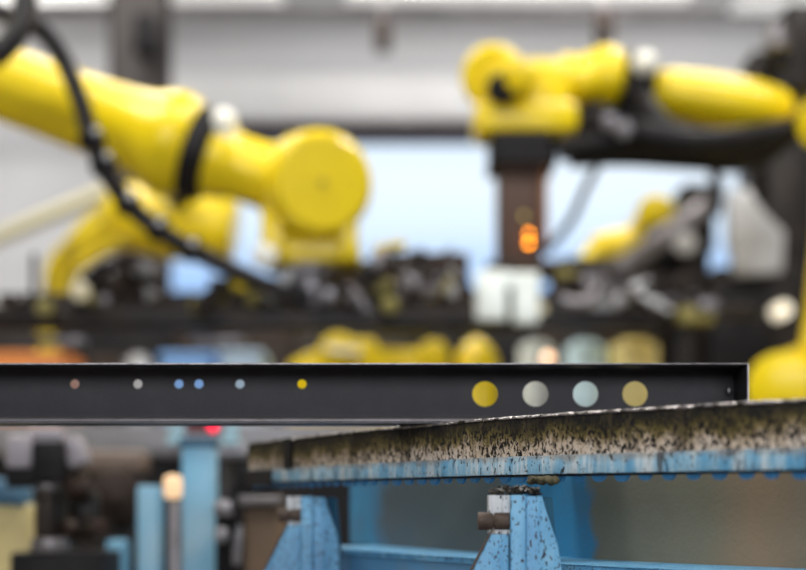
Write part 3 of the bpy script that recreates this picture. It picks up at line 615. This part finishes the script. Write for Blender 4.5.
# ---------------------------------------------------------------- grey conveyor bench and the goods on it
d8 = 4.95; k8 = d8/F
t = thing('conveyor_bench', 'long grey bench edge seen just below the steel channel at left', 'workbench', (0, d8+.4, 0))
zt_, zb_ = EYE+77*k8, EYE+46*k8
part('side_beam', mat('bench_grey', (.25, .25, .28), .5, .1, (.16, .15, .16), 3, .4), t, lambda b: (bx(b, (-.5, d8+.02, (zt_+zb_)/2), (3.2, .04, zt_-zb_), bev=.008), bx(b, (-.5, d8+.90, (zt_+zb_)/2), (3.2, .04, zt_-zb_), bev=.008)))
part('bench_top', GM, t, lambda b: bx(b, (-.5, d8+.46, zt_-.012), (3.2, .84, .02)))
part('skirt', BLK, t, lambda b: bx(b, (-.5, d8+.06, (zb_+.15)/2), (3.1, .03, zb_-.15)))  # black sheet stands in for the shadow under the bench
for x in (-2, -1, 0, .98):
    part('leg', DK, t, lambda b: bx(b, (x, d8+.12, zb_/2), (.08, .08, zb_), bev=.005)); part('leg', DK, t, lambda b: bx(b, (x, d8+.8, zb_/2), (.08, .08, zb_), bev=.005))
ZT = zt_-.0015
def crate(x0, x1, y0, m, label, d=5.15, dep=.3, kind='crate', grp='crates on the grey bench'):
    s = d/F; xa, xb_ = (x0-403)*s, (x1-403)*s; h = EYE+(500-y0)*s-ZT; cx = (xa+xb_)/2; w_ = xb_-xa
    t = thing('plastic_crate', label, 'crate', (cx, d+dep/2, ZT), grp)
    part('body', m, t, lambda b: (bx(b, (cx, d+.006, ZT+h/2), (w_, .012, h)), bx(b, (cx, d+dep-.006, ZT+h/2), (w_, .012, h)), bx(b, (xa+.006, d+dep/2, ZT+h/2), (.012, dep, h)), bx(b, (xb_-.006, d+dep/2, ZT+h/2), (.012, dep, h)), bx(b, (cx, d+dep/2, ZT+.006), (w_, dep, .012))))
    part('rim', m, t, lambda b: bx(b, (cx, d-.002, ZT+h-.012), (w_+.01, .012, .024), bev=.004))
    part('handle', m, t, lambda b: bx(b, (cx, d-.006, ZT+h*.6), (w_*.4, .012, h*.14), bev=.003))
crate(-25, 66, 352, ORG, 'orange crate at the far left behind the steel channel')
crate(70, 84, 372, PNK, 'narrow pinkish crate right of the orange crate'); crate(90, 119, 356, BRN, 'brown crate between the pinkish crate and the grey drum')
crate(160, 212, 352, LBL if False else mat('sky_blue_plastic', (.24, .46, .88), .4), 'sky blue crate left of the pale blue crate')
crate(219, 262, 350, LBL, 'pale blue crate left of the yellow machine block')
def drum(px, y0, r, m, label, d=5.25, lid=True, name='drum', cat='drum'):
    s = d/F; x = (px-403)*s; top = EYE+(500-y0)*s; r = r*s
    t = thing(name, label, cat, (x, d, ZT), 'drums on the grey bench')
    part('body', m, t, lambda b: rev(b, (x, d, ZT), (x, d, top), [(0, r), (.3, r), (.32, r*1.04), (.35, r), (.62, r), (.64, r*1.04), (.67, r), (.97, r), (1, r*.94)], 32))
    part('lid', m, t, lambda b: cyl(b, (x, d, top-.002), (x, d, top+.02), r*.6))
drum(138, 360, 13, LG, 'grey drum between the brown crate and the sky blue crate')
drum(536, 346, 17, PW, 'pale white drum with grey stripe, right of the yellow dome'); drum(585, 346, 20, mat('pale_blue_white', (.70, .90, .95), .4), 'pale bluish drum, middle of the pale drums')
drum(634, 345, 24, mat('cream_yellow', (.95, .78, .30), .4), 'cream yellow drum, rightmost of the drums')
one('grey_pipe_stub', 'thin grey pipe standing in front of the pale white drum', 'pipe', LG, lambda b: (cyl(b, (P(538, 0, 5.12).x, 5.12, ZT), (P(538, 0, 5.12).x, 5.12, EYE+(500-362)*5.12/F), .012),))
dy = 5.2; ky = dy/F
t = thing('yellow_machine_block', 'low yellow machine block with two humps behind the steel channel', 'machine', P(380, 424, dy))
t.location.z = ZT
def yz(py): return EYE+(500-py)*ky
def yx(px): return (px-403)*ky
part('body', Y, t, lambda b: prism(b, [(yx(287), ZT), (yx(287), yz(362)), (yx(310), yz(351)), (yx(330), yz(346)), (yx(380), yz(348)), (yx(448), yz(350)), (yx(450), ZT)], dy, dy+.3, bev=.02))
part('hump', Y, t, lambda b: (cyl(b, (yx(338), dy-.03, yz(352)), (yx(338), dy+.25, yz(352)), 19*ky, .02), bx(b, (yx(352), dy+.1, yz(350)), (50*ky, .2, 24*ky), bev=.02)))
part('hump', Y, t, lambda b: (cyl(b, (yx(434), dy-.03, yz(356)), (yx(434), dy+.25, yz(356)), 16*ky, .02)))
part('pale_label', CAP, t, lambda b: bx(b, (yx(344), dy-.04, yz(351)), (36*ky, .02, 6*ky), rot=Matrix.Rotation(.12, 4, 'Y'), bev=.003), label='pale plate')
t = thing('yellow_dome', 'round yellow dome cover between the machine block and the pale white drum', 'machine cover', (yx(477), dy, ZT))
part('dome', Y, t, lambda b: rev(b, (yx(478), dy+.1, ZT), (yx(478), dy+.1, yz(334)), [(0, 23*ky), (.6, 23*ky), (.8, 20*ky), (.92, 13*ky), (1, 3*ky)], 36))
part('collar', YD, t, lambda b: cyl(b, (yx(478), dy+.1, ZT), (yx(478), dy+.1, ZT+.04), 26*ky))
t = thing('peach_glint', 'small glowing peach highlight just above the steel channel, by the pale white drum', 'lamp', P(550, 356, 4.9))
part('bulb', mat('peach_glow', (.9, .7, .5), .4, emit=(1, .62, .38), estr=3), t, lambda b: ball(b, P(550, 356, 4.9)+Vector((0, .06, 0)), .02))  # added glowing ball imitates a peach highlight, not a real lamp
part('glint_stalk', GM, t, lambda b: cyl(b, P(550, 360, 4.9)+Vector((0, .06, -.2)), P(550, 358, 4.9)+Vector((0, .06, -.01)), .012))

# ---------------------------------------------------------------- machinery low on the left
da = 2.45; ka = da/F
def post(px, w_, py, label, cap=True, dep=.06, d=da, m=BPL):
    s = d/F; x = (px-403)*s; z1 = EYE+(500-py)*s
    t = thing('blue_post', label, 'post', (x, d, 0), 'blue posts under the steel channel')
    part('post', m, t, lambda b: bx(b, (x, d, z1/2), (w_*s, dep, z1), bev=.004))
    part('foot', m, t, lambda b: bx(b, (x, d, .01), (w_*s*1.15, dep*1.5, .02)))
    if cap: part('cap', NAVY, t, lambda b: bx(b, (x, d, z1+.008), (w_*s*1.12, dep*1.2, .018), bev=.003), label='dark cap')
post(200, 32, 447, 'tall light blue post with dark cap, right of the warm lamp')
post(151, 22, 486, 'narrow light blue post left of the warm lamp', cap=False)
post(118, 17, 540, 'shortest light blue post, leftmost at the bottom edge', cap=False)
for px, lb in ((177, 'small pale blue stub under the channel, left of the red light'), (230, 'small pale blue stub under the channel, right of the red light')):
    one('blue_stub', lb, 'fitting', mat('pale_blue_paint', (.36, .55, .62), .4), lambda b: (cyl(b, P(px, 440, 2.9), P(px, 415, 2.9), 8*2.9/F), bx(b, P(px, 442, 2.9), (20*2.9/F, .04, .012), bev=.002)), 'pale blue stubs by the red light')
t = thing('red_light', 'small glowing red light just below the steel channel', 'lamp', P(213, 428, 2.9))
part('lens', mat('red_lamp', (.8, .02, .05), .4, emit=(1, .0, .05), estr=3), t, lambda b: (ball(b, P(213, 427, 2.9), .009),))
part('housing', mat('dark_red_plastic', (.12, .01, .015), .5), t, lambda b: (bx(b, P(203, 427, 2.93), (36*2.9/F, .04, 12*2.9/F), bev=.004),))
t = thing('support_arm', 'grey support arm carrying the red light, behind the tall blue post', 'bracket', P(200, 450, 2.95))
part('arm', GM, t, lambda b: (bx(b, P(205, 451, 2.95), (86*2.95/F, .05, 14*2.95/F), bev=.004),))
part('post', DK, t, lambda b: (bx(b, (P(222, 0, 2.98).x, 2.98, (EYE+40*2.98/F)/2), (.04, .04, EYE+40*2.98/F), bev=.003),))
t = thing('work_lamp', 'warm glowing lamp beside the tall blue post, low on the left', 'lamp', P(173, 490, 2.25))
part('bulb', mat('warm_lamp_glow', (.6, .4, .22), .4, emit=(1, .66, .38), estr=.75), t, lambda b: bx(b, P(173, 487, 2.25), (17*2.5/F, .02, 22*2.5/F), bev=.009))
part('stem', GM, t, lambda b: cyl(b, (P(173, 0, 2.25).x, 2.27, 0.02), (P(173, 0, 2.25).x, 2.27, EYE-.002), .012))
part('foot', GM, t, lambda b: cyl(b, (P(173, 0, 2.25).x, 2.27, 0), (P(173, 0, 2.25).x, 2.27, .02), .035))
# motor unit far left
dm = 2.3; km = dm/F
mxc = P(50, 0, dm).x
t = thing('drive_unit', 'dark drive unit with stacked cylinders at the lower left', 'machine', (mxc, dm, 0))
part('stand', BLK, t, lambda b: (bx(b, (P(60, 0, dm).x, dm+.05, (EYE-52*km)/2), (92*km, .15, EYE-52*km), bev=.005),))
part('shaft', DK, t, lambda b: (cyl(b, P(48, 560, dm), P(48, 486, dm), 13*km), cyl(b, P(48, 500, dm), P(48, 492, dm), 15*km)))
part('flange', GM, t, lambda b: cyl(b, P(50, 552, dm), P(50, 538, dm), 19*km)); part('flange', GM, t, lambda b: cyl(b, P(48, 492, dm), P(48, 484, dm), 13*km))
part('motor', BLK, t, lambda b: (bx(b, P(51, 462, dm), (30*km, .06, 40*km), bev=.005), bx(b, P(30, 478, dm+.02), (40*km, .06, 20*km), bev=.004)))
part('cover', mat('dull_grey_paint', (.30, .27, .29), .5), t, lambda b: (bx(b, P(22, 452, dm+.01), (28*km, .05, 34*km), bev=.01), bx(b, P(48, 436, dm+.02), (36*km, .05, 14*km), bev=.006), bx(b, P(76, 452, dm+.03), (20*km, .05, 30*km), rot=Matrix.Rotation(-.4, 4, 'Y'), bev=.006)))
part('side_fitting', DK2, t, lambda b: (cyl(b, P(68, 488, dm+.02), P(90, 486, dm+.02), 12*km),))
part('knuckle', DK2, t, lambda b: (ball(b, P(70, 528, dm), 9*km), cyl(b, P(96, 528, dm+.02), P(100, 527, dm-.02), 9*km)))
part('base_block', DK, t, lambda b: (bx(b, P(84, 515, dm+.08), (30*km, .05, 50*km), bev=.01),))
t = thing('hand_wheel', 'dark brown wheel with pale hub left of the narrow blue post', 'wheel', (P(116, 0, 2.7).x, 2.72, 0))
kw = 2.7/F
part('wheel', DK2, t, lambda b: (cyl(b, P(116, 496, 2.7), P(116, 496, 2.76), 27*kw, .006, 48), cyl(b, P(116, 496, 2.695), P(116, 496, 2.7), 20*kw)))
part('hub', DK2, t, lambda b: (cyl(b, P(116, 499, 2.66), P(116, 499, 2.7), 7*kw),))
part('guard', mat('brown_guard_paint', (.17, .12, .09), .6), t, lambda b: (bx(b, P(115, 462, 2.8), (66*kw, .1, 22*kw), bev=.01),))
part('pedestal', DK, t, lambda b: (bx(b, (P(116, 0, 2.8).x, 2.82, (EYE+20*kw)/2), (50*kw, .1, EYE+20*kw), bev=.01),))
t = thing('beige_bin', 'beige bin with a dark blue cover at the bottom left corner', 'bin', (P(5, 0, 2.6).x, 2.66, 0))
kb = 2.6/F
part('body', BEIGE, t, lambda b: (bx(b, (P(8, 0, 2.6).x, 2.66, (EYE-4*kb)/2), (44*kb, .12, EYE-4*kb), bev=.01),))
part('cover', NAVY, t, lambda b: (prism(b, [(P(-16, 0, 2.6).x, EYE-4*kb), (P(26, 0, 2.6).x, EYE-6*kb), (P(20, 0, 2.6).x, EYE+12*kb), (P(-6, 0, 2.6).x, EYE+22*kb), (P(-16, 0, 2.6).x, EYE+22*kb)], 2.59, 2.7, bev=.004)))
# between the blue post and the far bracket
t = thing('valve_stand', 'black and brown valve stand between the tall blue post and the far bracket', 'machine', (P(262, 0, 2.3).x, 2.3, 0))
part('brown_box', mat('brown_box_paint', (.14, .085, .045), .6, 0, (.07, .045, .03), 5, .4), t, lambda b: (bx(b, (P(263, 0, dm).x, dm+.05, (EYE-8*km)/2), (36*km, .1, EYE-8*km), bev=.004),))
part('valve_block', BLK, t, lambda b: (bx(b, P(260, 478, dm+.02), (38*km, .08, 26*km), bev=.004), bx(b, P(228, 545, dm+.06), (22*km, .06, 90*km), bev=.004)))
part('manifold', GM, t, lambda b: (bx(b, P(262, 500, dm-.02), (44*km, .05, 9*km), bev=.005), bx(b, P(226, 508, dm+.02), (22*km, .04, 16*km), bev=.004), cyl(b, P(222, 535, dm), P(222, 535, dm-.03), 8*km), bx(b, P(238, 545, dm+.03), (10*km, .03, 40*km), bev=.003)))
part('pipe', BLK, t, lambda b: tube(b, [P(228, 545, dm), P(236, 515, dm-.01), P(232, 490, dm), P(246, 478, dm)], 3*km, 10))
part('lower_base', BLK, t, lambda b: (bx(b, (P(247, 0, dm).x, dm+.12, .5), (40*km, .06, 1.0), bev=.004),))
